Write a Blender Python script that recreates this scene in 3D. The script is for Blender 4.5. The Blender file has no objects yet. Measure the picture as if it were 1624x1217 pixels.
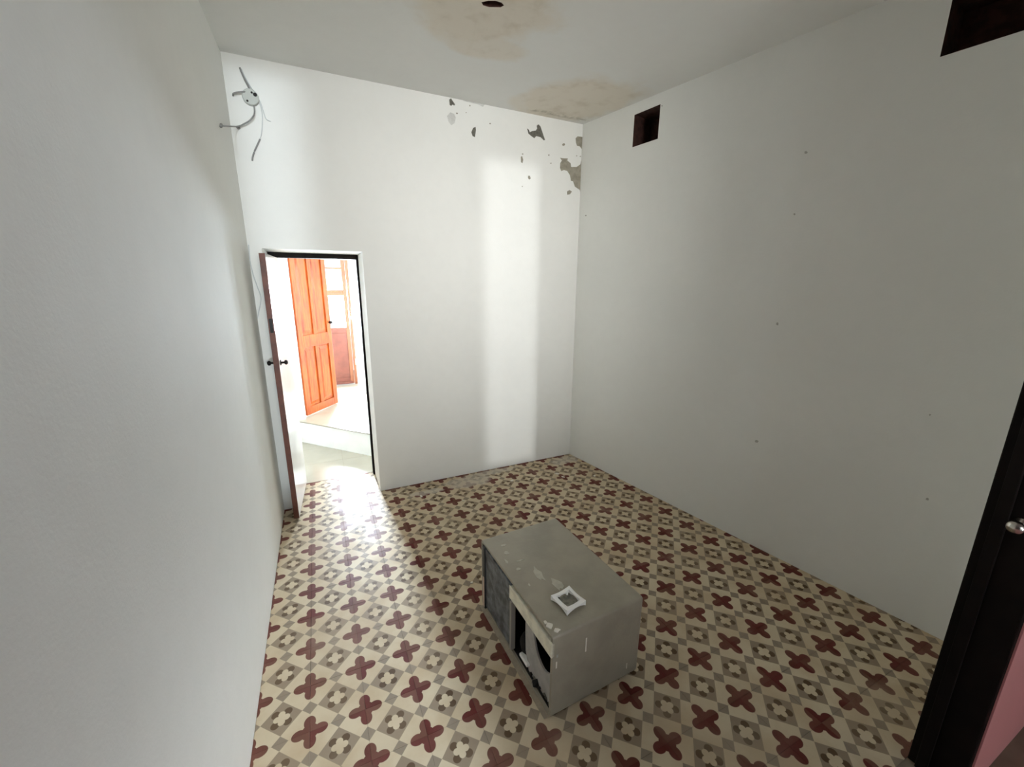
import bpy, bmesh, math, random
from mathutils import Vector, Matrix
random.seed(7)
scene = bpy.context.scene
C = scene.collection

# ------------------------------------------------------------------ camera
F_PX, PITCH, ROLL, YAW = 646.5, math.radians(13.6), math.radians(0.32), math.radians(25.22)
CAM = Vector((0.179, -1.998, 1.648))
cam_data = bpy.data.cameras.new('camera')
cam_data.sensor_fit = 'HORIZONTAL'
cam_data.sensor_width = 36.0
cam_data.lens = 36.0 * F_PX / 1624.0
cam_data.clip_start = 0.02
cam = bpy.data.objects.new('camera', cam_data)
C.objects.link(cam)
cam.location = CAM
# forward (sin yaw, cos yaw), pitched down, small roll
R = Matrix.Rotation(-YAW, 4, 'Z') @ Matrix.Rotation(math.pi / 2 - PITCH, 4, 'X') @ Matrix.Rotation(ROLL, 4, 'Z')
cam.rotation_euler = R.to_euler()
scene.camera = cam

# ------------------------------------------------------------------ view, world, large lights
vs = scene.view_settings
vs.view_transform = 'Standard'
vs.look = 'None'
vs.gamma = 1.0
vs.exposure = 0.2
vs.use_curve_mapping = False
scene.cycles.use_denoising = True
scene.cycles.max_bounces = 14
scene.cycles.diffuse_bounces = 9
scene.cycles.sample_clamp_indirect = 8.0

world = bpy.data.worlds.new('sky')
scene.world = world
world.use_nodes = True
bg = world.node_tree.nodes['Background']
bg.inputs[0].default_value = (0.80, 0.91, 1.0, 1)
bg.inputs[1].default_value = 2.6           # overcast daylight over the open patio behind the door

def area(name, loc, direction, sx, sy, energy, color, spread=math.pi):
    l = bpy.data.lights.new(name, 'AREA')
    l.shape = 'RECTANGLE'
    l.size, l.size_y = sx, sy
    l.energy = energy
    l.color = color
    l.spread = spread
    o = bpy.data.objects.new(name, l)
    C.objects.link(o)
    o.location = loc
    o.rotation_euler = Vector(direction).to_track_quat('-Z', 'Y').to_euler()
    return o

# daylight behind the glazed door across the patio
area('daylight_patio_window', (0.46, 4.30, 1.36), (0, -1, 0), 0.46, 0.62, 1050, (0.78, 0.89, 1.0))
# added, unseen lights behind the camera: wall fill, floor pool, two wall strips
area('rear_fill_light', (0.95, -4.93, 2.15), (0.06, 1, -0.02), 0.84, 0.9, 12.5, (1.0, 0.99, 0.965), math.radians(44))  # added fill for the back wall, beam narrowed to miss the cabinet front
area('rear_floor_pool_light', (2.40, -4.93, 2.20), (-2.65, 4.43, -2.2), 0.68, 0.86, 2.1, (0.93, 0.96, 1.0), math.radians(18))  # added beam that brightens the near-left floor
area('rear_strip_light_right', (1.685, -4.93, 1.31), (0, 1, 0), 0.49, 2.56, 0.87, (0.97, 0.99, 1.0), math.radians(1.8))  # added narrow beam that makes the bright strip on the back wall
area('rear_strip_light_left', (0.0, -4.93, 1.53), (0, 1, 0), 0.36, 2.76, 1.15, (0.82, 0.92, 1.0), math.radians(4))  # added narrow beam that brightens the left end of the back wall

# ------------------------------------------------------------------ pixel helpers (1624 x 1217 photo)
def ray(u, v):
    x, y = (u - 812) / F_PX, (v - 608.5) / F_PX
    c, s = math.cos(ROLL), math.sin(ROLL)
    x, y = c * x + s * y, -s * x + c * y
    y = -y
    c, s = math.cos(PITCH), math.sin(PITCH)
    fw, up = c + y * s, -s + y * c
    c, s = math.cos(YAW), math.sin(YAW)
    return Vector((x * c + fw * s, -x * s + fw * c, up))
def on_plane(u, v, p, n):
    d = ray(u, v); p = Vector(p); n = Vector(n)
    return CAM + d * ((p - CAM).dot(n) / d.dot(n))
def on_z(u, v, z=0.0): return on_plane(u, v, (0, 0, z), (0, 0, 1))

# ------------------------------------------------------------------ materials
class NT:
    def __init__(self, m):
        m.use_nodes = True
        self.t = m.node_tree
        self.b = self.t.nodes['Principled BSDF']
    def n(self, kind, **kw):
        nd = self.t.nodes.new(kind)
        for k, v in kw.items(): setattr(nd, k, v)
        return nd
    def put(self, sock, val):
        if hasattr(val, 'is_output'): self.t.links.new(val, sock)
        elif val is not None: sock.default_value = val
    def m(self, op, a, b=None, c=None):
        nd = self.n('ShaderNodeMath', operation=op)
        for i, v in enumerate((a, b, c)):
            if v is not None: self.put(nd.inputs[i], v)
        return nd.outputs[0]
    def mix(self, fac, a, b, blend='MIX'):
        nd = self.n('ShaderNodeMix', data_type='RGBA', blend_type=blend)
        self.put(nd.inputs[0], fac); self.put(nd.inputs[6], a); self.put(nd.inputs[7], b)
        return nd.outputs[2]
    def noise(self, vec, scale, detail=4, rough=0.55):
        nd = self.n('ShaderNodeTexNoise')
        self.put(nd.inputs['Vector'], vec)
        nd.inputs['Scale'].default_value = scale
        nd.inputs['Detail'].default_value = detail
        nd.inputs['Roughness'].default_value = rough
        return nd.outputs['Fac']
    def ramp(self, v, lo, hi, a=0.0, b=1.0):
        nd = self.n('ShaderNodeMapRange')
        nd.interpolation_type = 'SMOOTHSTEP'
        self.put(nd.inputs[0], v)
        for i, x in enumerate((lo, hi, a, b)): nd.inputs[i + 1].default_value = x
        return nd.outputs[0]
    def bump(self, h, strength, dist):
        nd = self.n('ShaderNodeBump')
        nd.inputs['Strength'].default_value = strength
        nd.inputs['Distance'].default_value = dist
        self.put(nd.inputs['Height'], h)
        self.t.links.new(nd.outputs[0], self.b.inputs['Normal'])
    def pos(self): return self.n('ShaderNodeNewGeometry').outputs['Position']
    def obj(self): return self.n('ShaderNodeTexCoord').outputs['Object']
    def xyz(self, v):
        nd = self.n('ShaderNodeSeparateXYZ'); self.put(nd.inputs[0], v); return nd.outputs

def srgb(r, g, b):
    f = lambda c: (c / 255) / 12.92 if c / 255 <= 0.04045 else ((c / 255 + 0.055) / 1.055) ** 2.4
    return (f(r), f(g), f(b), 1)

MATS = {}
def mat(name, col, rough=0.6, metal=0.0, var=0.0, scale=8.0, bump=0.0, bscale=40.0, col2=None, spec=0.5):
    if name in MATS: return MATS[name]
    m = bpy.data.materials.new(name); t = NT(m); MATS[name] = m
    t.b.inputs['Roughness'].default_value = rough
    t.b.inputs['Metallic'].default_value = metal
    t.b.inputs['Specular IOR Level'].default_value = spec
    t.b.inputs['Base Color'].default_value = col
    if var or col2:
        f = t.ramp(t.noise(t.pos(), scale), 0.35, 0.68)
        c2 = col2 or tuple(min(1, x * (1 - var)) for x in col[:3]) + (1,)
        t.put(t.b.inputs['Base Color'], t.mix(f, col, c2))
    if bump: t.bump(t.noise(t.pos(), bscale, 5), bump, 0.01)
    return m

def plaster(name, col, stains=None, uneven=0.5):
    m = bpy.data.materials.new(name); t = NT(m); MATS[name] = m
    p = t.pos()
    big = t.ramp(t.noise(p, 1.3, 3), 0.3, 0.7)
    fine = t.ramp(t.noise(p, 16, 5), 0.35, 0.7)
    c = t.mix(big, col, tuple(x * 0.965 for x in col[:3]) + (1,))
    c = t.mix(t.m('MULTIPLY', fine, 0.22), c, tuple(x * 0.93 for x in col[:3]) + (1,))
    if stains: c = stains(t, p, c)
    t.put(t.b.inputs['Base Color'], c)
    t.b.inputs['Roughness'].default_value = 0.85
    t.b.inputs['Specular IOR Level'].default_value = 0.18
    h = t.m('ADD', t.m('MULTIPLY', t.noise(p, 3.0, 2), uneven), t.m('MULTIPLY', t.noise(p, 90, 4), 0.05))
    t.bump(h, 0.35, 0.03)
    return m

def ceiling_stains(t, p, c):
    s = t.xyz(p)
    wob = t.m('SUBTRACT', t.noise(p, 3.2, 6, 0.62), 0.5)
    total = None
    for cx, cy, rx, ry, ang, amt in ((1.05, 0.14, 0.34, 0.36, 0.2, 1.0), (1.18, 0.46, 0.24, 0.14, 0.0, 0.8),
                                     (2.05, 0.84, 0.34, 0.46, 0.35, 1.0), (1.80, 1.02, 0.20, 0.20, 0.0, 0.7)):
        ca, sa = math.cos(ang), math.sin(ang)
        dx = t.m('SUBTRACT', s[0], cx); dy = t.m('SUBTRACT', s[1], cy)
        u = t.m('DIVIDE', t.m('ADD', t.m('MULTIPLY', dx, ca), t.m('MULTIPLY', dy, sa)), rx)
        v = t.m('DIVIDE', t.m('SUBTRACT', t.m('MULTIPLY', dy, ca), t.m('MULTIPLY', dx, sa)), ry)
        r = t.m('SQRT', t.m('ADD', t.m('MULTIPLY', u, u), t.m('MULTIPLY', v, v)))
        r = t.m('ADD', r, t.m('MULTIPLY', wob, 1.0))
        f = t.m('MULTIPLY', t.ramp(r, 1.18, 0.72), amt)
        total = f if total is None else t.m('MAXIMUM', total, f)
    grime = t.ramp(t.noise(p, 9, 5), 0.45, 0.75)
    c = t.mix(t.m('MULTIPLY', total, 0.75), c, srgb(219, 210, 194))
    c = t.mix(t.m('MULTIPLY', t.m('MULTIPLY', total, grime), 0.45), c, srgb(188, 176, 156))
    # dark mould line where the stain meets the back wall
    l = t.m('MULTIPLY', t.ramp(t.m('ABSOLUTE', t.m('SUBTRACT', s[1], 1.13)), 0.05, 0.0), t.ramp(t.m('ABSOLUTE', t.m('SUBTRACT', s[0], 2.05)), 0.30, 0.2))
    c = t.mix(t.m('MULTIPLY', t.m('MULTIPLY', l, t.ramp(t.noise(p, 22, 5), 0.40, 0.62)), 0.6), c, srgb(150, 142, 124))
    return c

WHITE = plaster('white_plaster', srgb(232, 233, 229))
CEIL = plaster('ceiling_plaster', srgb(226, 227, 224), ceiling_stains, 0.3)
PINK = plaster('pink_plaster', srgb(246, 178, 172))
REAR = plaster('rear_plaster', srgb(156, 150, 146))
PATIO = plaster('patio_plaster', srgb(236, 236, 232))
BRICK_HOLE = mat('raw_brick', srgb(72, 42, 34), 0.95, var=0.5, scale=25, bump=0.8, bscale=30)
CEMENT = mat('bare_cement', srgb(158, 153, 138), 0.95, var=0.25, scale=30, bump=0.5, bscale=120)
CEMENT_D = mat('dark_cement', srgb(112, 110, 101), 0.95, var=0.3, scale=60, bump=0.5, bscale=120)
GROUT = mat('grout', srgb(146, 132, 114), 0.95, var=0.2)
BROWN = mat('brown_wood', srgb(98, 50, 31), 0.5, var=0.35, scale=18)
DARKWOOD = mat('dark_wood', srgb(20, 13, 9), 0.7, var=0.4, scale=14, spec=0.15)
GLOSS_WHITE = mat('gloss_white_paint', srgb(226, 222, 218), 0.16, var=0.04, scale=5)
WHITE_PAINT = mat('white_paint', srgb(244, 243, 238), 0.4, var=0.04, scale=6)
BLACK_METAL = mat('black_metal', srgb(28, 24, 22), 0.4, metal=0.6)
STEEL = mat('steel', srgb(190, 186, 176), 0.25, metal=1.0)
GREY_METAL = mat('grey_enamel', srgb(162, 155, 138), 0.42, var=0.16, scale=7, bump=0.08, bscale=60)
DARK_IN = mat('dark_inside', srgb(30, 27, 25), 0.85, var=0.3, scale=20)  # near-black colour of the cabinet inside, motor and some rubble
PLASTIC = mat('white_plastic', srgb(250, 250, 245), 0.45)
CREAM = mat('cream_enamel', srgb(232, 228, 208), 0.5, var=0.2, scale=25)
CABLE = mat('cable_grey', srgb(134, 134, 132), 0.6)
CABLE_L = mat('cable_pale', srgb(198, 202, 202), 0.6)
BOXGREY = mat('pale_grey_plastic', srgb(186, 190, 184), 0.6)
CHIP = mat('plaster_chip', srgb(228, 224, 212), 0.9)

def wood_orange():
    m = bpy.data.materials.new('orange_wood'); t = NT(m)
    p = t.obj()
    mp = t.n('ShaderNodeMapping'); t.put(mp.inputs[0], p); mp.inputs['Scale'].default_value = (9, 9, 0.9)
    g = t.noise(mp.outputs[0], 6, 6, 0.6)
    k = t.noise(p, 3.5, 3)
    c = t.mix(t.ramp(g, 0.3, 0.72), srgb(186, 92, 30), srgb(142, 56, 12))
    c = t.mix(t.m('MULTIPLY', t.ramp(k, 0.45, 0.75), 0.5), c, srgb(112, 40, 8))
    t.put(t.b.inputs['Base Color'], c)
    t.b.inputs['Roughness'].default_value = 0.35
    return m
ORANGE = wood_orange()
PINKBROWN = mat('reddish_brown_wood', srgb(110, 60, 46), 0.55, var=0.25, scale=10)
TAN = mat('tan_wood', srgb(136, 82, 52), 0.5, var=0.2, scale=14)

def glass_mat():
    m = bpy.data.materials.new('window_glass'); m.use_nodes = True
    nt = m.node_tree; nt.nodes.clear()
    out = nt.nodes.new('ShaderNodeOutputMaterial'); mx = nt.nodes.new('ShaderNodeMixShader')
    tr = nt.nodes.new('ShaderNodeBsdfTransparent'); gl = nt.nodes.new('ShaderNodeBsdfGlossy')
    gl.inputs['Roughness'].default_value = 0.05; mx.inputs[0].default_value = 0.06
    nt.links.new(tr.outputs[0], mx.inputs[1]); nt.links.new(gl.outputs[0], mx.inputs[2]); nt.links.new(mx.outputs[0], out.inputs[0])
    return m
GLASS = glass_mat()

def tile_mat():
    m = bpy.data.materials.new('cement_tile'); t = NT(m)
    s = t.xyz(t.obj())
    a = t.m('ABSOLUTE', t.m('DIVIDE', s[0], 0.2)); b = t.m('ABSOLUTE', t.m('DIVIDE', s[1], 0.2))
    p = t.m('SUBTRACT', 0.5, a); q = t.m('SUBTRACT', 0.5, b)
    W = 0.012
    def step(v, edge): return t.ramp(v, edge + W / 2, edge - W / 2)     # 1 inside
    def mx(*v):
        r = v[0]
        for x in v[1:]: r = t.m('MAXIMUM', r, x)
        return r
    def ell(x, y, cx, cy, rx, ry):
        u = t.m('DIVIDE', t.m('SUBTRACT', x, cx), rx); v = t.m('DIVIDE', t.m('SUBTRACT', y, cy), ry)
        r = t.m('SQRT', t.m('ADD', t.m('MULTIPLY', u, u), t.m('MULTIPLY', v, v)))
        return t.ramp(r, 1 + W / rx / 2, 1 - W / rx / 2)
    dia = step(t.m('ADD', a, b), 0.36)
    small = mx(step(t.m('ADD', t.m('ABSOLUTE', p), b), 0.140), step(t.m('ADD', a, t.m('ABSOLUTE', q)), 0.140))
    cross = mx(ell(p, q, 0.185, 0, 0.130, 0.106), ell(p, q, 0, 0.185, 0.106, 0.130), ell(p, q, 0, 0, 0.155, 0.155))
    blob = ell(a, b, 0.108, 0.108, 0.076, 0.076)
    quat = mx(ell(a, b, 0.084, 0, 0.062, 0.062), ell(a, b, 0, 0.084, 0.062, 0.062), ell(a, b, 0, 0, 0.088, 0.088))
    pos = t.pos()
    rnd = t.n('ShaderNodeObjectInfo').outputs['Random']
    cream = t.mix(t.ramp(t.noise(pos, 5, 4), 0.35, 0.7), srgb(208, 194, 166), srgb(192, 173, 143))
    taupe = srgb(146, 131, 112)
    c = t.mix(dia, cream, taupe)
    c = t.mix(small, c, srgb(142, 130, 114))
    c = t.mix(blob, c, srgb(90, 72, 54))
    c = t.mix(quat, c, cream)
    c = t.mix(cross, c, t.mix(t.ramp(t.noise(pos, 9, 4), 0.3, 0.7), srgb(104, 50, 48), srgb(92, 46, 38)))
    # wear: whole tiles differ, traffic dulls the print, cement dust by the back wall
    c = t.mix(t.m('MULTIPLY', rnd, 0.16), c, srgb(182, 160, 132))
    c = t.mix(t.m('MULTIPLY', t.ramp(t.noise(pos, 2.6, 5), 0.50, 0.78), 0.28), c, srgb(186, 172, 150))
    P = t.xyz(pos)
    def spot(cx, cy, rx, ry):
        dx = t.m('DIVIDE', t.m('SUBTRACT', P[0], cx), rx); dy = t.m('DIVIDE', t.m('SUBTRACT', P[1], cy), ry)
        r = t.m('ADD', t.m('MULTIPLY', dx, dx), t.m('MULTIPLY', dy, dy))
        return t.ramp(t.m('ADD', r, t.m('MULTIPLY', t.m('SUBTRACT', t.noise(pos, 11, 5), 0.5), 2.4)), 1.1, 0.4)
    dust = mx(spot(1.22, 1.06, 0.22, 0.12), spot(1.45, 1.15, 0.30, 0.05), spot(0.85, 1.03, 0.16, 0.05), spot(2.2, 1.1, 0.2, 0.08))
    c = t.mix(t.m('MULTIPLY', dust, 0.62), c, srgb(198, 190, 176))
    t.put(t.b.inputs['Base Color'], c)
    t.put(t.b.inputs['Roughness'], t.ramp(t.noise(pos, 6, 4), 0.3, 0.75, 0.36, 0.55))
    t.b.inputs['Specular IOR Level'].default_value = 0.06
    t.bump(t.noise(pos, 24, 4), 0.06, 0.01)
    return m
TILE = tile_mat()

# ------------------------------------------------------------------ object helpers
def tag(o, label=None, cat=None, group=None, kind=None):
    for k, v in (('label', label), ('category', cat), ('group', group), ('kind', kind)):
        if v: o[k] = v
    return o
def link(name, me, mats, parent=None, smooth=False):
    for m in (mats if isinstance(mats, (list, tuple)) else [mats]): me.materials.append(m)
    o = bpy.data.objects.new(name, me); C.objects.link(o)
    if parent is not None: o.parent = parent
    if smooth:
        for p in me.polygons: p.use_smooth = True
    return o
def from_bm(name, bm, mats, parent=None, smooth=False):
    bmesh.ops.recalc_face_normals(bm, faces=bm.faces)
    me = bpy.data.meshes.new(name); bm.to_mesh(me); bm.free()
    return link(name, me, mats, parent, smooth)
def empty(name, loc=(0, 0, 0), rz=0.0):
    o = bpy.data.objects.new(name, None); C.objects.link(o)
    o.location = loc; o.rotation_euler = (0, 0, rz); o.empty_display_size = 0.1
    return o
def box(bm, lo, hi, mi=0, bev=0.0, seg=2):
    r = bmesh.ops.create_cube(bm, size=1.0)
    for v in r['verts']:
        v.co = Vector([(lo[i] + hi[i]) / 2 + v.co[i] * (hi[i] - lo[i]) for i in range(3)])
    fs = list({f for v in r['verts'] for f in v.link_faces})
    for f in fs: f.material_index = mi
    if bev:
        es = list({e for v in r['verts'] for e in v.link_edges})
        bmesh.ops.bevel(bm, geom=es, offset=bev, segments=seg, affect='EDGES', profile=0.5)
    return fs
def prism(bm, pts, depth, mi=0):
    """closed polygon of 3D points extruded along the vector depth"""
    vs = [bm.verts.new(p) for p in pts]
    f = bm.faces.new(vs); f.material_index = mi
    r = bmesh.ops.extrude_face_region(bm, geom=[f])
    for g in r['geom']:
        if isinstance(g, bmesh.types.BMVert): g.co += Vector(depth)
        if isinstance(g, bmesh.types.BMFace): g.material_index = mi
def tube(bm, pts, r, seg=8, cap=True):
    pts = [Vector(p) for p in pts]
    rings = []
    for i, p in enumerate(pts):
        d = (pts[min(i + 1, len(pts) - 1)] - pts[max(i - 1, 0)]).normalized()
        ref = Vector((0, 0, 1)) if abs(d.z) < 0.9 else Vector((1, 0, 0))
        x = d.cross(ref).normalized(); y = d.cross(x)
        rr = r[i] if isinstance(r, (list, tuple)) else r
        rings.append([bm.verts.new(p + (x * math.cos(2 * math.pi * k / seg) + y * math.sin(2 * math.pi * k / seg)) * rr) for k in range(seg)])
    for a, b in zip(rings, rings[1:]):
        for k in range(seg): bm.faces.new((a[k], a[(k + 1) % seg], b[(k + 1) % seg], b[k]))
    if cap:
        bm.faces.new(list(reversed(rings[0]))); bm.faces.new(rings[-1])
def smooth_path(pts, n=6):
    pts = [Vector(p) for p in pts]; out = []
    for i in range(len(pts) - 1):
        p0, p1, p2, p3 = pts[max(i - 1, 0)], pts[i], pts[i + 1], pts[min(i + 2, len(pts) - 1)]
        for k in range(n):
            t = k / n
            out.append(0.5 * ((2 * p1) + (p2 - p0) * t + (2 * p0 - 5 * p1 + 4 * p2 - p3) * t * t + (3 * p1 - p0 - 3 * p2 + p3) * t ** 3))
    return out + [pts[-1]]

# ------------------------------------------------------------------ room shell
LX, BY, H = -0.19, 1.21, 2.95             # left wall, back wall, ceiling
WT = 0.36                                  # back wall thickness
DX0, DX1, DZ = -0.113, 0.505, 1.871        # doorway in the back wall
RC = Vector((2.335, 1.191, 0)); RE = Vector((2.745, -1.425, 0))
RD = (RE - RC).normalized(); RN = Vector((RD.y, -RD.x, 0))     # along the right wall / into the room
if RN.x > 0: RN = -RN
NY0, NY1, JX = -1.60, -1.738, 1.98          # near wall and its right jamb

bm = bmesh.new()
box(bm, (LX - 0.3, BY, -0.02), (DX0, BY + WT, 3.2)); box(bm, (DX1, BY, -0.02), (2.9, BY + WT, 3.2)); box(bm, (DX0, BY, DZ), (DX1, BY + WT, 3.2))
bmesh.ops.remove_doubles(bm, verts=bm.verts, dist=1e-5)
wall_back = tag(from_bm('wall_back', bm, WHITE), 'white plaster back wall with doorway and flaking paint near the ceiling', 'wall', kind='structure')

bm = bmesh.new()
box(bm, (LX - 0.3, NY1, -0.02), (LX, BY, 3.2))
wall_left = tag(from_bm('wall_left', bm, WHITE), 'white plaster side wall running up to the open doorway', 'wall', kind='structure')

# right wall with two square vent holes
def right_pt(s, z, out=0.0): return RC + RD * s - RN * out + Vector((0, 0, z))
holes = ((0.527, 0.750, 2.650, 2.864), (2.168, 2.400, 2.598, 2.815))
S = sorted({-0.05, 3.05, *[h[0] for h in holes], *[h[1] for h in holes]}); Z = sorted({-0.02, 3.2, *[h[2] for h in holes], *[h[3] for h in holes]})
bm = bmesh.new()
cache = {}
def rv(s, z, o=0.0):
    k = (round(s, 4), round(z, 4), o)
    if k not in cache: cache[k] = bm.verts.new(right_pt(s, z, o))
    return cache[k]
for i in range(len(S) - 1):
    for j in range(len(Z) - 1):
        cs, cz = (S[i] + S[i + 1]) / 2, (Z[j] + Z[j + 1]) / 2
        hole = any(h[0] < cs < h[1] and h[2] < cz < h[3] for h in holes)
        if not hole: bm.faces.new((rv(S[i], Z[j]), rv(S[i + 1], Z[j]), rv(S[i + 1], Z[j + 1]), rv(S[i], Z[j + 1])))
        else: continue
D = 0.20
for s0, s1, z0, z1 in holes:
    zz = [z for z in Z if z0 <= z <= z1]
    for a, b in zip(zz, zz[1:]):
        for s in (s0, s1):
            bm.faces.new((rv(s, a), rv(s, b), rv(s, b, D), rv(s, a, D))).material_index = 1
    for z in (z0, z1):
        bm.faces.new((rv(s0, z), rv(s1, z), rv(s1, z, D), rv(s0, z, D))).material_index = 1
    f = bm.faces.new([rv(s0, z, D) for z in zz] + [rv(s1, z, D) for z in reversed(zz)]); f.material_index = 1
T = 0.35
for a, b in zip(Z, Z[1:]):
    bm.faces.new((rv(S[0], a), rv(S[0], b), rv(S[0], b, T), rv(S[0], a, T))); bm.faces.new((rv(S[-1], a), rv(S[-1], b), rv(S[-1], b, T), rv(S[-1], a, T)))
for a, b in zip(S, S[1:]):
    bm.faces.new((rv(a, Z[0]), rv(b, Z[0]), rv(b, Z[0], T), rv(a, Z[0], T))); bm.faces.new((rv(a, Z[-1]), rv(b, Z[-1]), rv(b, Z[-1], T), rv(a, Z[-1], T)))
    for c, d in zip(Z, Z[1:]): bm.faces.new((rv(a, c, T), rv(b, c, T), rv(b, d, T), rv(a, d, T)))
wall_right = tag(from_bm('wall_right', bm, [WHITE, BRICK_HOLE]), 'long white plaster wall with two square open vent holes under the ceiling', 'wall', kind='structure')

# near wall with the wide opening the view comes through: white inside, pink on the far side
bm = bmesh.new()
box(bm, (JX, NY1 + 0.02, -0.02), (2.80, NY0, 3.2)); box(bm, (LX - 0.3, NY1 + 0.02, 2.92), (JX, NY0, 3.2))
box(bm, (JX, NY1, -0.02), (3.4, NY1 + 0.02, 3.2), 1); box(bm, (LX - 0.3, NY1, 2.92), (JX, NY1 + 0.02, 3.2), 1); box(bm, (-2.2, NY1, -0.02), (LX, NY1 + 0.02, 3.2), 1)
tag(from_bm('wall_near', bm, [WHITE, PINK]), 'pink painted wall beside the dark wooden door jamb', 'wall', kind='structure')

# ceiling with a ragged hole
hole = [(1.005, 0.125), (1.03, 0.10), (1.06, 0.086), (1.09, 0.085), (1.108, 0.098), (1.10, 0.118), (1.075, 0.130), (1.05, 0.142), (1.02, 0.142)]
hole = [(x, y - 0.012) for x, y in hole]
def cz(y): return 2.955 + 0.026 * (y - 1.2)
bm = bmesh.new()
outer = [(-0.5, -1.70), (3.1, -1.70), (3.1, 1.4), (-0.5, 1.4)]
vo = [bm.verts.new((x, y, cz(y))) for x, y in outer]; vh = [bm.verts.new((x, y, cz(y))) for x, y in hole]
es = [bm.edges.new((v[i], v[(i + 1) % len(v)])) for v in (vo, vh) for i in range(len(v))]
bmesh.ops.triangle_fill(bm, edges=es, use_beauty=True)
vt = [bm.verts.new((x, y, cz(y) + 0.12)) for x, y in hole]
for i in range(len(hole)):
    f = bm.faces.new((vh[i], vh[(i + 1) % len(vh)], vt[(i + 1) % len(vh)], vt[i])); f.material_index = 1
bm.faces.new(vt).material_index = 1
vu = [bm.verts.new((x, y, cz(y) + 0.25)) for x, y in outer]
for i in range(4): bm.faces.new((vo[i], vo[(i + 1) % 4], vu[(i + 1) % 4], vu[i]))
bm.faces.new(vu)
tag(from_bm('ceiling', bm, [CEIL, BRICK_HOLE]), 'white plaster ceiling with beige damp stains and a ragged hole', 'ceiling', kind='structure')

# ------------------------------------------------------------------ patterned tile floor
bm = bmesh.new(); box(bm, (-0.5, -1.80, -0.12), (3.1, 1.60, -0.004))
floor = tag(from_bm('floor', bm, GROUT), 'floor of patterned cement tiles with red crosses and grey diamonds', 'floor', kind='structure')
TS = 0.2; G = 0.0003
def tile_mesh(cx, cy, clips):
    bm = bmesh.new()
    h = TS / 2 - G
    box(bm, (-h, -h, -0.014), (h, h, 0.0))
    top = [f for f in bm.faces if f.normal.z > 0.9]
    es = [e for e in top[0].edges]
    bmesh.ops.bevel(bm, geom=es, offset=0.0004, segments=1, affect='EDGES')
    for p, n in clips:
        bmesh.ops.bisect_plane(bm, geom=bm.verts[:] + bm.edges[:] + bm.faces[:], plane_co=Vector((p[0] - cx, p[1] - cy, 0)), plane_no=Vector(n), clear_outer=True)
        es = [e for e in bm.edges if e.is_boundary]
        if es: bmesh.ops.holes_fill(bm, edges=es)
    bmesh.ops.recalc_face_normals(bm, faces=bm.faces)
    me = bpy.data.meshes.new('tile'); bm.to_mesh(me); bm.free()
    me.materials.append(TILE)
    return me
full = tile_mesh(0, 0, [])
ntile = 0
def put_tile(cx, cy, clips):
    global ntile
    me = tile_mesh(cx, cy, clips) if clips else full
    if len(me.polygons) < 5: return
    o = bpy.data.objects.new('tile', me); C.objects.link(o); o.parent = floor
    o.location = (cx, cy, random.uniform(-0.0006, 0.0))
    ntile += 1
for j in range(-8, 9):                    # rows, tile centre y = 0.1 + 0.2 j
    for i in range(-1, 15):
        cx, cy = 0.1 + TS * i, -0.1 - TS * (j - 1)
        x0, x1, y0, y1 = cx - .1, cx + .1, cy - .1, cy + .1
        if y0 < -1.82 or y1 > 1.61: continue
        clips = []
        if x0 < LX: clips.append(((LX + .001, 0), (-1, 0, 0)))
        dist = [(Vector((x, y, 0)) - RC).dot(RN) for x in (x0, x1) for y in (y0, y1)]
        if max(dist) < 0.004: continue
        if min(dist) < 0.001:
            p = RC + RN * 0.002
            clips.append(((p.x, p.y), (-RN.x, -RN.y, 0)))
        if x1 > JX and y0 < NY0 - 0.01:
            if x0 >= JX: continue
            clips.append(((JX - .002, 0), (1, 0, 0)))
        if y1 > BY + 1e-4:                # doorway rows
            inside = x0 >= DX0 and x1 <= DX1
            if y0 < BY and not inside: put_tile(cx, cy, clips + [((0, BY - .001), (0, 1, 0))])
            if x1 <= DX0 or x0 >= DX1: continue
            if x0 < DX0: clips.append(((DX0 + .002, 0), (-1, 0, 0)))
            if x1 > DX1: clips.append(((DX1 - .002, 0), (1, 0, 0)))
            if y0 < BY and not inside: clips.append(((0, BY), (0, -1, 0)))
        put_tile(cx, cy, clips)

# ------------------------------------------------------------------ patio beyond the doorway
ZT = 0.24
A = Vector((-0.092, 2.644, 0)); B = Vector((0.515, 1.977, 0)); AB = (B - A).normalized()
def line_at_x(x): return A.y + (x - A.x) * (B.y - A.y) / (B.x - A.x)
PTILE = mat('patio_floor_tile', srgb(172, 166, 148), 0.22, var=0.10, scale=3)
bm = bmesh.new(); box(bm, (-1.6, BY + WT, -0.12), (2.2, 5.2, -0.006))
fp = tag(from_bm('floor_passage', bm, GROUT), 'smooth pale floor between the doorway and the white step', 'floor', kind='structure')
def slab_tiles(parent, xs, ys, z, size, m, keep):
    for x in xs:
        for y in ys:
            bm = bmesh.new(); box(bm, (x + .001, y + .001, z - 0.012), (x + size - .001, y + size - .001, z))
            for p, n in keep:
                bmesh.ops.bisect_plane(bm, geom=bm.verts[:] + bm.edges[:] + bm.faces[:], plane_co=Vector(p), plane_no=Vector(n), clear_outer=True)
                es = [e for e in bm.edges if e.is_boundary]
                if es: bmesh.ops.holes_fill(bm, edges=es)
            if len(bm.faces) < 4: bm.free(); continue
            from_bm('floor_tile', bm, m, parent)
NR = Vector((-AB.y, AB.x, 0))
if NR.y < 0: NR = -NR                       # towards the raised side
frange = lambda a, n, s: [a + s * k for k in range(n)]
slab_tiles(fp, frange(-0.94, 6, 0.4), frange(1.602, 7, 0.4), 0.0, 0.4, PTILE, [(A, NR), ((0, 1.602, 0), (0, -1, 0))])
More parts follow.
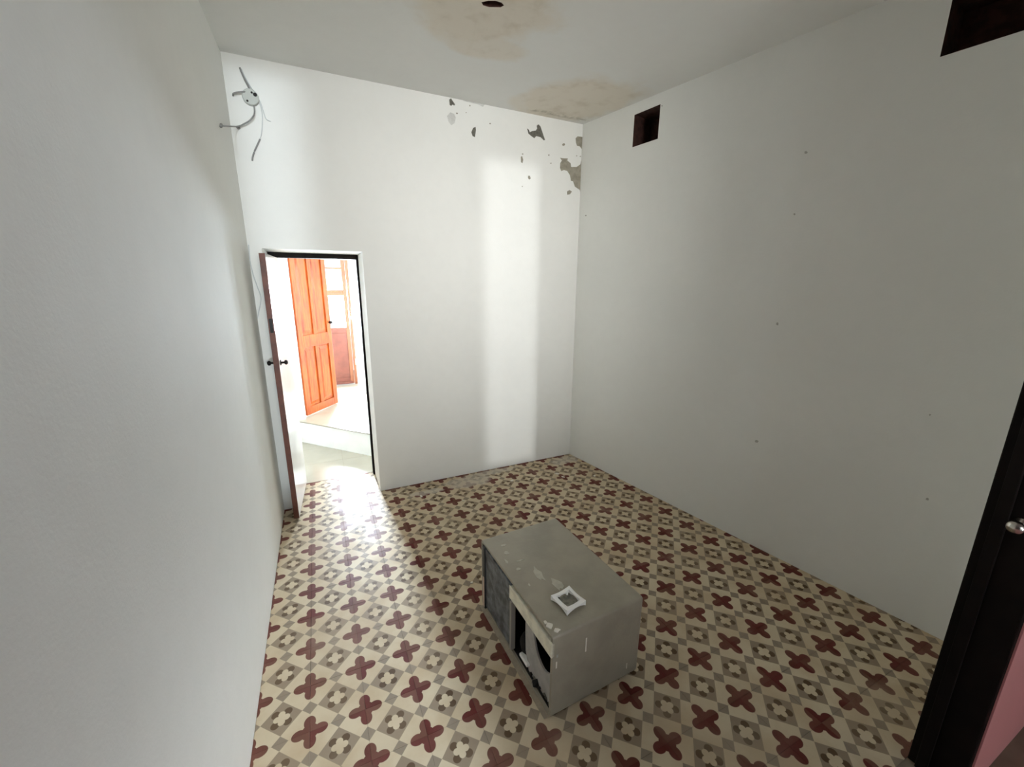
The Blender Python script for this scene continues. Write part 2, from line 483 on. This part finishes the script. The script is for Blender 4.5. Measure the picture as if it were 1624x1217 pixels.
# raised slab with a white riser
x_l, x_r = -1.6, 2.2
poly = [(x_l, line_at_x(x_l)), (A.x + (1.602 - A.y) / (B.y - A.y) * (B.x - A.x), 1.602), (2.2, 1.602), (2.2, 5.2), (x_l, 5.2)]
bm = bmesh.new(); prism(bm, [Vector((x, y, 0.0)) + NR * 0.02 for x, y in poly], (0, 0, ZT - 0.012))
fr = tag(from_bm('floor_raised', bm, PATIO), 'pale raised patio floor behind the white step', 'floor', kind='structure')
slab_tiles(fr, frange(-0.92, 7, 0.4), frange(1.622, 9, 0.4), ZT, 0.4, PTILE, [(A - NR * 0.012, -NR), ((0, 1.63, 0), (0, -1, 0))])
riser = tag(empty('trim_1', (A.x, A.y, 0)), 'white step riser under the raised patio floor', 'step', kind='structure')
for a, b in ((-0.75, -0.17), (-0.168, 0.42), (0.422, 1.05)):
    bm = bmesh.new()
    p0, p1 = AB * a, AB * b
    prism(bm, [p0, p1, p1 + NR * 0.018, p0 + NR * 0.018], (0, 0, ZT - 0.013))
    from_bm('riser_tile', bm, WHITE_PAINT, riser)

# walls around the patio (open to the sky)
bm = bmesh.new()
FY = 4.22
box(bm, (-1.6, FY, 0), (0.20, FY + 0.12, 3.0)); box(bm, (0.72, FY, 0), (2.2, FY + 0.12, 3.0)); box(bm, (0.20, FY, 2.34), (0.72, FY + 0.12, 3.0))
tag(from_bm('wall_far', bm, PATIO), 'white wall across the patio around the glazed door', 'wall', kind='structure')
bm = bmesh.new(); box(bm, (-1.72, BY + WT, -0.02), (-1.6, FY + 0.12, 3.0))
tag(from_bm('wall_patio_left', bm, PATIO), 'white side wall of the patio hidden behind the open door', 'wall', kind='structure')
bm = bmesh.new(); box(bm, (2.2, BY + WT, -0.02), (2.32, FY + 0.12, 3.0))
tag(from_bm('wall_patio_right', bm, PATIO), 'white side wall of the patio hidden behind the room wall', 'wall', kind='structure')
bm = bmesh.new(); box(bm, (-1.6, 2.69, 0), (-0.055, 2.80, 3.0))
tag(from_bm('wall_partition', bm, PATIO), 'white partition wall ending in the post that carries the orange door', 'wall', kind='structure')

# ------------------------------------------------------------------ doors
# door_1: brown-edged white leaf folded back into the room, with its dark frame in the back wall
d1 = tag(empty('door_1', (-0.05, 1.62, 0)), 'open white door leaf with brown edge and dark frame in the back wall', 'door', kind='structure')
def at(parent, o):
    o.matrix_parent_inverse = Matrix.Translation(-Vector(parent.location)) if not parent.rotation_euler.z else (Matrix.Translation(parent.location) @ Matrix.Rotation(parent.rotation_euler.z, 4, 'Z')).inverted()
    return o
hinge, free = Vector((-0.044, 1.627, 0)), Vector((-0.083, 1.030, 0))
ld = (free - hinge).normalized(); ln = Vector((-1, 0, 0)) - ld * Vector((-1, 0, 0)).dot(ld); ln.normalize()
bm = bmesh.new()
th = 0.034
prism(bm, [hinge, free, free + ln * th, hinge + ln * th], (0, 0, 1.822)); bm.verts.ensure_lookup_table()
for v in bm.verts: v.co.z += 0.008
bmesh.ops.recalc_face_normals(bm, faces=bm.faces)
for f in bm.faces:
    f.material_index = 0 if abs(f.normal.dot(ln)) > 0.9 else 1
leaf = at(d1, from_bm('door_leaf', bm, [GLOSS_WHITE, BROWN], d1))
bm = bmesh.new(); box(bm, (DX0 + .001, 1.545, 1.834), (DX1 - .001, 1.60, 1.870))
tag(at(d1, from_bm('frame_head', bm, DARKWOOD, d1)), 'dark brown head of the door frame')
bm = bmesh.new(); box(bm, (DX1 - 0.016, 1.545, 0.001), (DX1 - .001, 1.60, 1.834)); at(d1, from_bm('frame_post', bm, DARKWOOD, d1))
bm = bmesh.new(); box(bm, (DX0 + .001, 1.58, 0.001), (-0.086, 1.635, 1.834)); at(d1, from_bm('frame_post', bm, DARKWOOD, d1))
for side in (1, -1):
    p = free - ld * 0.055 + Vector((0, 0, 1.135))
    q = p + (ln * th if side < 0 else Vector()); nrm = ln if side < 0 else -ln
    bm = bmesh.new()
    tube(bm, [q, q + nrm * 0.004, q + nrm * 0.005, q + nrm * 0.022, q + nrm * 0.026, q + nrm * 0.036, q + nrm * 0.044], [0.018, 0.018, 0.008, 0.007, 0.015, 0.017, 0.009], 14)
    from_bm('door_knob', bm, BLACK_METAL, leaf, True)
bm = bmesh.new()
p = free + Vector((0, 0, 1.34)); x = ln
prism(bm, [p + x * 0.008 + ld * 0.0005, p + x * 0.026 + ld * 0.0005, p + x * 0.026 + ld * 0.0005 + Vector((0, 0, 0.09)), p + x * 0.008 + ld * 0.0005 + Vector((0, 0, 0.09))], ld * 0.002)
from_bm('lock_plate', bm, BLACK_METAL, leaf)
bm = bmesh.new(); box(bm, (DX1 - 0.05, 1.55, 1.742), (DX1 - 0.0165, 1.575, 1.758), bev=0.002); at(d1, from_bm('latch_catch', bm, STEEL, d1))

# door_2: orange panelled door on the patio
H2 = Vector((-0.043, 2.775, ZT)); F2 = Vector((0.285, 3.19, ZT))
w2 = (F2 - H2).length
d2 = tag(empty('door_2', H2, math.atan2(F2.y - H2.y, F2.x - H2.x)), 'orange varnished wooden door with four raised panels on the patio', 'door', kind='structure')
# local frame: x along the leaf, -y faces the camera
z0, z1 = 0.012, 2.10
st = 0.068; mid = w2 / 2
def part(name, lo, hi, m, bev=0.004, parent=None):
    bm = bmesh.new(); box(bm, lo, hi, bev=bev); return from_bm(name, bm, m, parent or d2)
for x in (0, w2 - st): part('stile', (x, -0.018, z0), (x + st, 0.018, z1), ORANGE)
rails = ((z0, 0.10), (0.745, 0.875), (z1 - 0.10, z1))
for a, b in rails: part('rail', (st, -0.017, a), (w2 - st, 0.017, b), ORANGE)
for a, b in ((0.10, 0.745), (0.875, z1 - 0.10)):
    part('mullion', (mid - 0.026, -0.0165, a), (mid + 0.026, 0.0165, b), ORANGE)
    for x0, x1 in ((st, mid - 0.026), (mid + 0.026, w2 - st)):
        bm = bmesh.new()
        box(bm, (x0, -0.001, a), (x1, 0.001, b))
        i = 0.018
        for sgn in (-1, 1):
            base = [(x0 + i, sgn * 0.001, a + i), (x1 - i, sgn * 0.001, a + i), (x1 - i, sgn * 0.001, b - i), (x0 + i, sgn * 0.001, b - i)]
            i2 = 0.030
            top = [(x0 + i2, sgn * 0.014, a + i2 + .02), (x1 - i2, sgn * 0.014, a + i2 + .02), (x1 - i2, sgn * 0.014, b - i2 - .02), (x0 + i2, sgn * 0.014, b - i2 - .02)]
            vb = [bm.verts.new(p) for p in base]; vt_ = [bm.verts.new(p) for p in top]
            bm.faces.new(vt_)
            for k in range(4): bm.faces.new((vb[k], vb[(k + 1) % 4], vt_[(k + 1) % 4], vt_[k]))
        from_bm('panel', bm, ORANGE, d2)
bm = bmesh.new(); tube(bm, [(w2 - 0.03, -0.018, 0.98), (w2 - 0.03, -0.030, 0.98), (w2 - 0.03, -0.034, 0.98), (w2 - 0.03, -0.055, 0.98)], [0.008, 0.008, 0.018, 0.014], 12)
from_bm('door_knob', bm, BLACK_METAL, d2, True)
bm = bmesh.new(); box(bm, (-0.055, 2.685, ZT), (-0.046, 2.76, 2.40), bev=0.003)
tag(from_bm('trim_2', bm, WHITE_PAINT), 'narrow white post beside the orange door', 'door post', kind='structure')

# door_3: glazed reddish brown door in the far patio wall
d3 = tag(empty('door_3', (0.20, FY - 0.02, ZT)), 'reddish brown glazed door with bright pane in the far patio wall', 'door', kind='structure')
W3, H3 = 0.365, 2.09
def p3(name, lo, hi, m, bev=0.004): return part(name, lo, hi, m, bev, d3)
p3('stile', (0, -0.02, 0.01), (0.07, 0.02, H3), PINKBROWN); p3('stile', (W3 - 0.05, -0.02, 0.01), (W3, 0.02, H3), TAN)
for a, b, m in ((0.01, 0.10, PINKBROWN), (0.74, 0.82, PINKBROWN), (1.25, 1.33, TAN), (H3 - 0.08, H3, TAN)): p3('rail', (0.07, -0.019, a), (W3 - 0.05, 0.019, b), m)
p3('lower_panel', (0.07, -0.008, 0.10), (W3 - 0.05, 0.008, 0.74), PINKBROWN, 0.002)
for a, b in ((0.82, 1.25), (1.33, H3 - 0.08)): p3('pane', (0.07, -0.003, a), (W3 - 0.05, 0.003, b), GLASS, 0)
p3('glazing_bar', (0.07, -0.012, 1.60), (W3 - 0.05, 0.012, 1.625), TAN, 0.002)
bm = bmesh.new(); box(bm, (W3 + 0.005, -0.03, 0.0), (W3 + 0.075, 0.03, 2.095), bev=0.004); from_bm('frame_post', bm, TAN, d3)
bm = bmesh.new(); box(bm, (0.03, -0.045, 0.012), (W3 - 0.02, -0.02, 0.045), bev=0.004); from_bm('drip_board', bm, PINKBROWN, d3)

# door_4: white leaf standing open on the patio next to the room's wall
P4a, P4b = Vector((0.60, 3.80, ZT)), Vector((0.80, 3.05, ZT))
d4 = tag(empty('door_4', P4a, math.atan2(P4b.y - P4a.y, P4b.x - P4a.x)), 'plain white door leaf standing open between the glazed door and the doorway', 'door', kind='structure')
w4 = (P4b - P4a).length
bm = bmesh.new(); box(bm, (0, -0.02, 0.012), (w4, 0.02, 2.05), bev=0.004); from_bm('door_leaf', bm, WHITE_PAINT, d4)
for z in (0.35, 1.02, 1.75):
    bm = bmesh.new(); tube(bm, [(0.004, -0.026, z), (0.004, -0.026, z + 0.08)], 0.007, 10); from_bm('hinge', bm, STEEL, d4)
bm = bmesh.new(); tube(bm, [(0.06, -0.02, 0.98), (0.06, -0.045, 0.98), (0.06, -0.05, 0.98), (0.06, -0.065, 0.98)], [0.009, 0.009, 0.02, 0.014], 12); from_bm('door_knob', bm, STEEL, d4, True)

# trim_3: dark jamb of the near opening with its metal knob
d5 = tag(empty('door_5', (JX, -1.6, 0)), 'near black wooden door jamb with a shiny metal knob beside the pink wall', 'door', kind='structure')
bm = bmesh.new(); box(bm, (JX - 0.035, -1.734, 0.001), (JX - 0.0005, -1.602, 2.918), bev=0.004); at(d5, from_bm('door_jamb', bm, DARKWOOD, d5))
bm = bmesh.new(); box(bm, (JX - 0.047, -1.655, 0.001), (JX - 0.0355, -1.625, 2.90), bev=0.003); at(d5, from_bm('door_stop', bm, DARKWOOD, d5))
k = on_plane(1612, 836, (JX - 0.07, 0, 0), (1, 0, 0))
bm = bmesh.new(); xs = [(JX - 0.035, 0.024), (JX - 0.039, 0.024), (JX - 0.041, 0.010), (JX - 0.058, 0.010), (JX - 0.062, 0.020), (JX - 0.074, 0.026), (JX - 0.086, 0.022), (JX - 0.091, 0.010)]
tube(bm, [(x, k.y, k.z) for x, r in xs], [r * 0.75 for x, r in xs], 18); at(d5, tag(from_bm('door_knob', bm, STEEL, d5, True), 'shiny metal knob'))

# ------------------------------------------------------------------ room behind the camera
bm = bmesh.new(); box(bm, (-2.2, -5.2, -0.12), (3.4, -1.802, -0.002)); tag(from_bm('floor_rear', bm, mat('rear_floor', srgb(222, 158, 152), 0.6, var=0.08)), 'plain pink floor of the room behind the opening', 'floor', kind='structure')
bm = bmesh.new(); box(bm, (-2.2, -5.2, 2.95), (3.4, -1.71, 3.2)); tag(from_bm('ceiling_rear', bm, REAR), 'grey ceiling of the room behind the opening', 'ceiling', kind='structure')
bm = bmesh.new(); box(bm, (-2.32, -5.2, -0.02), (-2.2, NY1, 3.2)); tag(from_bm('wall_rear_left', bm, REAR), 'grey side wall of the room behind the opening', 'wall', kind='structure')
bm = bmesh.new(); box(bm, (3.4, -5.2, -0.02), (3.52, NY1, 3.2)); tag(from_bm('wall_rear_right', bm, REAR), 'grey end wall of the room behind the opening', 'wall', kind='structure')
cuts = [(-0.19, 0.19, 0.12, 2.90), (0.52, 1.38, 1.65, 2.65), (1.435, 1.935, 0.01, 2.62), (2.05, 2.75, 1.75, 2.65)]  # unseen windows added to go with the four rear lights
bm = bmesh.new(); xprev = -2.2
for x0, x1, a, b in cuts:
    box(bm, (xprev, -5.08, -0.02), (x0, -4.98, 3.2)); box(bm, (x0, -5.08, -0.02), (x1, -4.98, a)); box(bm, (x0, -5.08, b), (x1, -4.98, 3.2)); xprev = x1
box(bm, (xprev, -5.08, -0.02), (3.4, -4.98, 3.2))
tag(from_bm('wall_rear', bm, REAR), 'grey rear wall behind the opening, cut with four added windows', 'wall', kind='structure')
for n, (x0, x1, a, b) in enumerate(cuts):
    w = tag(empty('window_%d' % (n + 1), ((x0 + x1) / 2, -5.03, a)), 'added unseen white framed window in the grey rear wall', 'window', group='added windows of the unseen rear room', kind='structure')
    for lo, hi in (((x0, -5.06, a), (x0 + .02, -5.0, b)), ((x1 - .02, -5.06, a), (x1, -5.0, b)), ((x0, -5.06, a), (x1, -5.0, a + .02)), ((x0, -5.06, b - .02), (x1, -5.0, b))):
        bm = bmesh.new(); box(bm, lo, hi); at(w, from_bm('window_frame', bm, WHITE_PAINT, w))
    bm = bmesh.new(); box(bm, (x0 + .02, -5.033, a + .02), (x1 - .02, -5.027, b - .02)); at(w, from_bm('pane', bm, GLASS, w))

# ------------------------------------------------------------------ flaked paint and small holes on the walls
def patch(pix, plane_p, plane_n, m, parent, name='bare_patch', th=0.0012):
    n = Vector(plane_n).normalized()
    if (CAM - Vector(plane_p)).dot(n) < 0: n = -n
    pts = [on_plane(u, v, plane_p, n) - n * 0.0004 for u, v in pix]
    if parent is wall_back:
        for q in pts: q.x = min(q.x, 2.331)
    bm = bmesh.new(); prism(bm, pts, n * th)
    bmesh.ops.triangulate(bm, faces=[f for f in bm.faces if len(f.verts) > 4])
    return from_bm(name, bm, m, parent)
zs = 1565 / 270.0
Q = lambda l: [(690 + x / zs, 140 + y / zs) for x, y in l]
BP, BN = (0, BY, 0), (0, -1, 0)
patch(Q([(130, 105), (147, 92), (158, 112), (185, 150), (176, 160), (160, 150), (150, 162), (135, 155)]), BP, BN, CEMENT_D, wall_back)
patch(Q([(350, 365), (372, 355), (376, 385), (366, 450), (345, 440), (333, 405)]), BP, BN, CEMENT_D, wall_back)
patch(Q([(845, 370), (862, 382), (870, 405), (890, 395), (925, 390), (938, 370), (934, 345), (950, 332), (968, 350), (985, 400), (1010, 475), (1000, 480), (970, 450), (930, 440), (912, 460), (885, 440), (858, 418)]), BP, BN, CEMENT_D, wall_back)
patch(Q([(1292, 460), (1310, 442), (1350, 448), (1385, 455), (1400, 505), (1392, 600), (1388, 760), (1382, 900), (1358, 955), (1330, 935), (1285, 905), (1268, 855), (1248, 850), (1240, 800), (1215, 762), (1185, 752), (1160, 762), (1148, 730), (1150, 690), (1165, 665), (1150, 640), (1185, 645), (1220, 645), (1215, 665), (1245, 690), (1250, 725), (1300, 725), (1335, 700), (1355, 660), (1362, 610), (1350, 560), (1330, 535), (1305, 530), (1295, 500)]), BP, BN, CEMENT, wall_back)
patch(Q([(1212, 950), (1235, 936), (1258, 950), (1240, 975), (1215, 980)]), BP, BN, CEMENT, wall_back)
patch(Q([(788, 630), (800, 625), (810, 660), (803, 690), (790, 680)]), BP, BN, CEMENT, wall_back)
patch(Q([(855, 805), (870, 805), (880, 830), (865, 840), (853, 825)]), BP, BN, CEMENT, wall_back)
WORN = mat('worn_paint', srgb(206, 207, 203), 0.9, var=0.12, scale=50)
for l in ([(110, 255), (140, 222), (175, 235), (190, 270), (180, 320), (150, 340), (125, 310)], [(250, 98), (330, 112), (420, 128), (455, 150), (440, 172), (400, 150), (330, 135), (262, 118)]):
    patch(Q(l), BP, BN, WORN, wall_back, 'worn_patch', 0.0007)
for x, y, r in ((505, 325, 7), (200, 230, 9), (805, 605, 7), (802, 903, 6), (1065, 690, 6), (1182, 518, 13), (1335, 628, 7), (1302, 622, 6), (320, 160, 8), (285, 225, 5), (1045, 615, 9)):
    patch(Q([(x + r * math.cos(a) * random.uniform(.6, 1.2), y + r * math.sin(a) * random.uniform(.6, 1.2)) for a in [k * math.pi / 3 for k in range(6)]]), BP, BN, CEMENT, wall_back, 'paint_chip_mark')
NAIL = mat('nail_hole_grey', srgb(178, 177, 170), 0.95)
for u, v, r in ((1278, 242, 3.4), (1260, 340, 2.6), (1233, 514, 3.2), (1200, 700, 3.4), (1471, 792, 3.6), (1475, 658, 2.2), (929, 342, 2.2), (1050, 168, 1.5)):
    patch([(u + 0.85 * r * math.cos(a) * random.uniform(.6, 1.2), v + 0.85 * r * math.sin(a) * random.uniform(.6, 1.2)) for a in [k * math.pi / 3 for k in range(6)]], RC, RN, NAIL, wall_right, 'nail_hole', 0.0006)

# ------------------------------------------------------------------ junction box with loose wires, loose cable by the door
jc = on_plane(398, 156, BP, BN)
jb = tag(empty('junction_box', jc), 'round pale junction box with loose wires high on the wall above the doorway', 'junction box')
bm = bmesh.new(); tube(bm, [(0, 0, 0), (0, -0.022, 0), (0, -0.027, 0), (0, -0.028, 0)], [0.044, 0.044, 0.040, 0.001], 24)
from_bm('box_body', bm, BOXGREY, jb)
for x, z in ((-0.018, -0.026), (0.026, 0.014), (0.010, 0.022)):
    bm = bmesh.new(); tube(bm, [(x, -0.026, z), (x, -0.030, z)], 0.006 if x < 0.02 else 0.011, 8); from_bm('knockout', bm, BLACK_METAL, jb)
zs4 = 963 / 190.0
def wire(pts, rad, m, name='wire', y0=0.012, bow=0.0, parent=jb):
    P = []
    for k, (x, y) in enumerate(pts):
        u, v = 330 + x / zs4, 60 + y / zs4
        t = k / (len(pts) - 1)
        p = on_plane(u, v, (0, BY - y0 - bow * math.sin(math.pi * t), 0), BN)
        if p.x < LX + 0.02: p = on_plane(u, v, (LX + 0.02, 0, 0), (1, 0, 0))
        P.append(p - jc)
    bm = bmesh.new(); tube(bm, smooth_path(P), rad * 0.78, 7); return from_bm(name, bm, m, parent, True)
wire([(255, 240), (275, 290), (300, 345), (325, 395), (345, 450)], 0.007, CABLE)
wire([(268, 250), (300, 320), (345, 400), (385, 450)], 0.004, CABLE_L)
wire([(325, 440), (290, 434), (250, 437), (205, 447), (200, 465)], 0.006, CABLE, bow=0.02)
wire([(362, 520), (373, 575), (368, 620), (335, 665), (290, 692), (245, 712), (180, 712), (105, 705)], 0.0055, CABLE, bow=0.03)
wire([(395, 470), (425, 530), (450, 610), (470, 655), (505, 672)], 0.0028, CABLE_L)
wire([(400, 500), (425, 560), (437, 640), (430, 760), (415, 825)], 0.0028, CABLE_L)
wire([(418, 815), (395, 865), (370, 920), (358, 960), (355, 988)], 0.006, CABLE, name='wire_end')
wire([(105, 697), (104, 705), (103, 714)], 0.009, CABLE, name='wire_end')
wire([(232, 714), (242, 722), (252, 716)], 0.011, CABLE, name='wire_clip')
P = [on_plane(370 + x / 4.87, 370 + y / 4.87, (0, BY - 0.006, 0), BN) for x, y in ((118, 90), (128, 210), (150, 310), (180, 400), (212, 490), (208, 550), (195, 610), (180, 690))]
bm = bmesh.new(); tube(bm, smooth_path(P), 0.0032, 7)
tag(from_bm('loose_cable', bm, CABLE_L, None, True), 'thin pale cable hanging on the wall between corner and door leaf', 'cable')

# ------------------------------------------------------------------ grey metal cabinet lying on the floor
BW, BL, BH = 0.452, 0.672, 0.385
bc = tag(empty('metal_cabinet', (1.062, -0.600, 0.0), math.radians(2.1)), 'battered grey metal appliance cabinet with open front on the tiled floor', 'cabinet')
hx, hy, t_ = BW / 2, BL / 2, 0.012
bm = bmesh.new()
# shell: outer bevelled box opened at -x, with an inner skin
box(bm, (-hx, -hy, 0.004), (hx, hy, BH))
front = [f for f in bm.faces if f.normal.x < -0.9]
bmesh.ops.delete(bm, geom=front, context='FACES')
es = [e for e in bm.edges if not e.is_boundary]
bmesh.ops.bevel(bm, geom=es, offset=0.014, segments=3, affect='EDGES', profile=0.5)
bmesh.ops.recalc_face_normals(bm, faces=bm.faces)
bmesh.ops.solidify(bm, geom=bm.faces[:], thickness=t_)
me = bpy.data.meshes.new('body'); bm.to_mesh(me); bm.free()
body = link('body', me, GREY_METAL, bc)
for p in me.polygons: p.use_smooth = True
md = body.modifiers.new('edges', 'EDGE_SPLIT'); md.split_angle = math.radians(35)
def bp(name, lo, hi, m, bev=0.002, parent=bc, label=None):
    bm = bmesh.new(); box(bm, lo, hi, bev=bev); o = from_bm(name, bm, m, parent)
    if label: tag(o, label)
    return o
# t runs from the far edge (t=0) to the near edge along the open front
ty = lambda t: hy - 0.0 - t
fx = -hx
bp('inner_back', (0.06, -hy + 0.013, 0.02), (0.07, hy - 0.013, BH - 0.02), DARK_IN, 0)
bp('inner_floor', (-hx + 0.01, -hy + 0.013, 0.0165), (0.06, hy - 0.013, 0.022), DARK_IN, 0)
BLUEGREY = mat('scratched_blue_grey', srgb(46, 51, 58), 0.30, scale=24, col2=srgb(112, 120, 127))
bp('front_panel', (fx - 0.004, ty(0.335), 0.030), (fx + 0.012, ty(0.06), BH - 0.018), BLUEGREY, 0.002, label='dark scratched blue grey panel')
bp('edge_strip', (fx - 0.010, ty(0.058), 0.012), (fx + 0.012, ty(0.030), BH - 0.014), mat('dark_strip', srgb(52, 54, 56), 0.4), 0.003)
bp('pale_strip', (fx - 0.013, ty(0.056), 0.024), (fx - 0.0105, ty(0.040), 0.20), mat('pinkish_strip', srgb(206, 184, 168), 0.5), 0.001)
bp('trim_strip', (fx - 0.010, ty(0.352), 0.028), (fx + 0.014, ty(0.337), 0.285), mat('grey_trim', srgb(158, 154, 146), 0.4), 0.003)
bp('cream_strip', (fx - 0.006, ty(0.672), 0.292), (fx + 0.010, ty(0.325), 0.358), CREAM, 0.003, label='stained cream strip along the top of the opening')
# curved grey partition with a dark arched cut-out
bm = bmesh.new()
cy, r = ty(0.585), 0.088
x = fx + 0.018
poly = [(x, ty(0.662), 0.300), (x, ty(0.662), 0.020), (x, ty(0.47), 0.020), (x, ty(0.44), 0.10), (x, ty(0.435), 0.20), (x, ty(0.435), 0.300)] + [(px_, cy + r * math.cos(a), 0.300 - 0.155 * math.sin(a)) for px_, a in [(x, math.pi * k / 14) for k in range(15)]]
vs_ = [bm.verts.new(p) for p in poly]
f = bm.faces.new(vs_)
r_ = bmesh.ops.extrude_face_region(bm, geom=[f])
for g in r_['geom']:
    if isinstance(g, bmesh.types.BMVert): g.co.x += 0.008
bmesh.ops.triangulate(bm, faces=[f for f in bm.faces if len(f.verts) > 4])
from_bm('partition', bm, mat('grey_partition', srgb(176, 174, 170), 0.4, var=0.2, scale=20), bc)
bp('bottom_flange', (fx - 0.022, -hy + 0.01, 0.001), (fx + 0.004, hy - 0.02, 0.0035), mat('flange', srgb(168, 156, 136), 0.6, var=0.25, scale=20), 0)
# motor lump and its white mount inside the opening
bm = bmesh.new(); bmesh.ops.create_icosphere(bm, subdivisions=3, radius=0.05)
for v in bm.verts: v.co = Vector((v.co.x * 0.8 - hx + 0.06, v.co.y * 1.1 + ty(0.40), v.co.z * 0.9 + 0.075)) + Vector((random.uniform(-1, 1),) * 3) * 0.003
from_bm('motor', bm, DARK_IN, bc, True)
bp('mount', (fx + 0.004, ty(0.475), 0.046), (fx + 0.030, ty(0.405), 0.062), PLASTIC, 0.005, label='small white mount')
for k in range(16):
    bm = bmesh.new(); bmesh.ops.create_icosphere(bm, subdivisions=1, radius=random.uniform(0.008, 0.020))
    q = Vector((fx + random.uniform(0.01, 0.045), ty(random.uniform(0.48, 0.65)), 0.030))
    for v in bm.verts: v.co = v.co * random.uniform(0.7, 1.25) + q
    from_bm('rubble', bm, CEMENT_D if k % 2 else DARK_IN, bc)
# scraps of pale paint left on the top and its edge, pale streaks on the near side
for x, y, rx, ry in ((-0.10, -0.015, 0.020, 0.050), (-0.06, -0.11, 0.025, 0.045), (-0.16, 0.18, 0.012, 0.018), (-0.13, 0.10, 0.022, 0.006), (-0.19, 0.12, 0.006, 0.02), (-0.165, 0.05, 0.012, 0.010), (-0.15, 0.24, 0.018, 0.010), (-0.21, -0.285, 0.012, 0.014), (-0.195, -0.315, 0.012, 0.010), (-0.215, -0.265, 0.008, 0.010), (-0.17, -0.06, 0.005, 0.012)):
    bm = bmesh.new()
    prism(bm, [(x + rx * math.cos(a) * random.uniform(.55, 1.25), y + ry * math.sin(a) * random.uniform(.55, 1.25), BH + 0.0002) for a in [2 * math.pi * k / 11 for k in range(11)]], (0, 0, 0.0012 if y > -0.2 else 0.004))
    from_bm('paint_scrap', bm, mat('scrap_paint', srgb(192, 189, 174), 0.7, var=0.15, scale=30) if y > -0.2 else CHIP, bc)
for u, v0, v1, w in ((930, 1012, 1033, 0.006), (882.5, 1050, 1060, 0.005), (994, 1052, 1060, 0.004)):
    # short pale streaks on the side that faces the opening
    c_, s_ = math.cos(math.radians(2.1)), math.sin(math.radians(2.1))
    org = Vector((1.062, -0.600, 0)); nn = Vector((s_, -c_, 0)); pp = org + nn * hy
    a_, b_ = on_plane(u, v0, pp, nn) - org, on_plane(u, v1, pp, nn) - org
    loc = lambda q: Vector((q.x * c_ + q.y * s_, -q.x * s_ + q.y * c_, q.z))
    a_, b_ = loc(a_), loc(b_)
    bm = bmesh.new(); box(bm, (a_.x - w / 2, -hy - 0.0012, b_.z), (a_.x + w / 2, -hy - 0.0001, a_.z)); from_bm('pale_streak', bm, CHIP, bc)

# white plastic faceplate lying on the cabinet
fpl = tag(empty('faceplate', (0.992, -0.822, BH + 0.0003), math.radians(9)), 'white square plastic frame with arched sides lying on the grey cabinet', 'plastic frame')
h, w, z = 0.050, 0.016, 0.024
bm = bmesh.new()
def ring_side(bm, rot):
    n = 10; M = Matrix.Rotation(rot, 3, 'Z')
    prev = None
    for k in range(n + 1):
        t = -1 + 2 * k / n
        arch = 0.014 * math.cos(t * math.pi / 2) ** 0.8 if abs(t) < 1 else 0
        dip = 0.006 * math.cos(t * math.pi / 2)
        xo, xi = h * t, (h - w) * t
        ring = [M @ Vector((xo, -h, arch)), M @ Vector((xo, -h, z - dip)), M @ Vector((xi, -h + w, z - dip * 0.6)), M @ Vector((xi, -h + w, max(arch, 0.008)))]
        ring = [bm.verts.new(p) for p in ring]
        if prev:
            for q in range(4): bm.faces.new((prev[q], prev[(q + 1) % 4], ring[(q + 1) % 4], ring[q]))
        prev = ring
for k in range(4): ring_side(bm, k * math.pi / 2)
bmesh.ops.remove_doubles(bm, verts=bm.verts, dist=1e-4)
o = from_bm('rim', bm, PLASTIC, fpl)
bm = bmesh.new(); box(bm, (-0.030, -0.030, 0.006), (0.030, 0.030, 0.009)); from_bm('dusty_insert', bm, mat('dusty_insert', srgb(140, 138, 124), 0.8, var=0.4, scale=60), fpl)
for x, y in ((-0.028, 0.028), (0.02, 0.03)):
    bm = bmesh.new(); tube(bm, [(x, y, 0.009), (x, y, 0.016)], 0.005, 8); from_bm('screw_post', bm, BLACK_METAL if x < 0 else PLASTIC, fpl)

# ------------------------------------------------------------------ flakes of plaster on the floor
for n, (u, v, r, lab) in enumerate(((668, 788, 0.016, 'largest white plaster flake by the back wall near the doorway'), (812, 763, 0.018, 'long white plaster flake lying by the back wall'),
                                  (884, 752, 0.020, 'pale plaster flake near the far corner of the room'), (893, 757, 0.014, 'small pale plaster flake near the far corner of the room'),
                                  (943, 755, 0.015, 'white plaster flake by the foot of the long wall'), (748, 925, 0.010, 'white crumb of plaster beside the far end of the cabinet'),
                                  (972, 912, 0.010, 'white crumb of plaster behind the cabinet by its top edge'), (776, 926, 0.008, 'tiny white crumb of plaster touching the cabinet'),
                                  (735, 795, 0.010, 'tiny white crumb of plaster on the dusty tiles by the back wall'))):
    p = on_z(u, v)
    bm = bmesh.new()
    prism(bm, [(r * math.cos(a) * random.uniform(.6, 1.3), r * 0.6 * math.sin(a) * random.uniform(.6, 1.3), 0.0) for a in [2 * math.pi * k / 8 for k in range(8)]], (0.001, 0, 0.005))
    o = from_bm('plaster_flake', bm, CHIP)
    o.location = (p.x, p.y, 0.0002); o.rotation_euler.z = random.uniform(0, 3)
    tag(o, lab, 'plaster flake', 'plaster flakes on the floor')
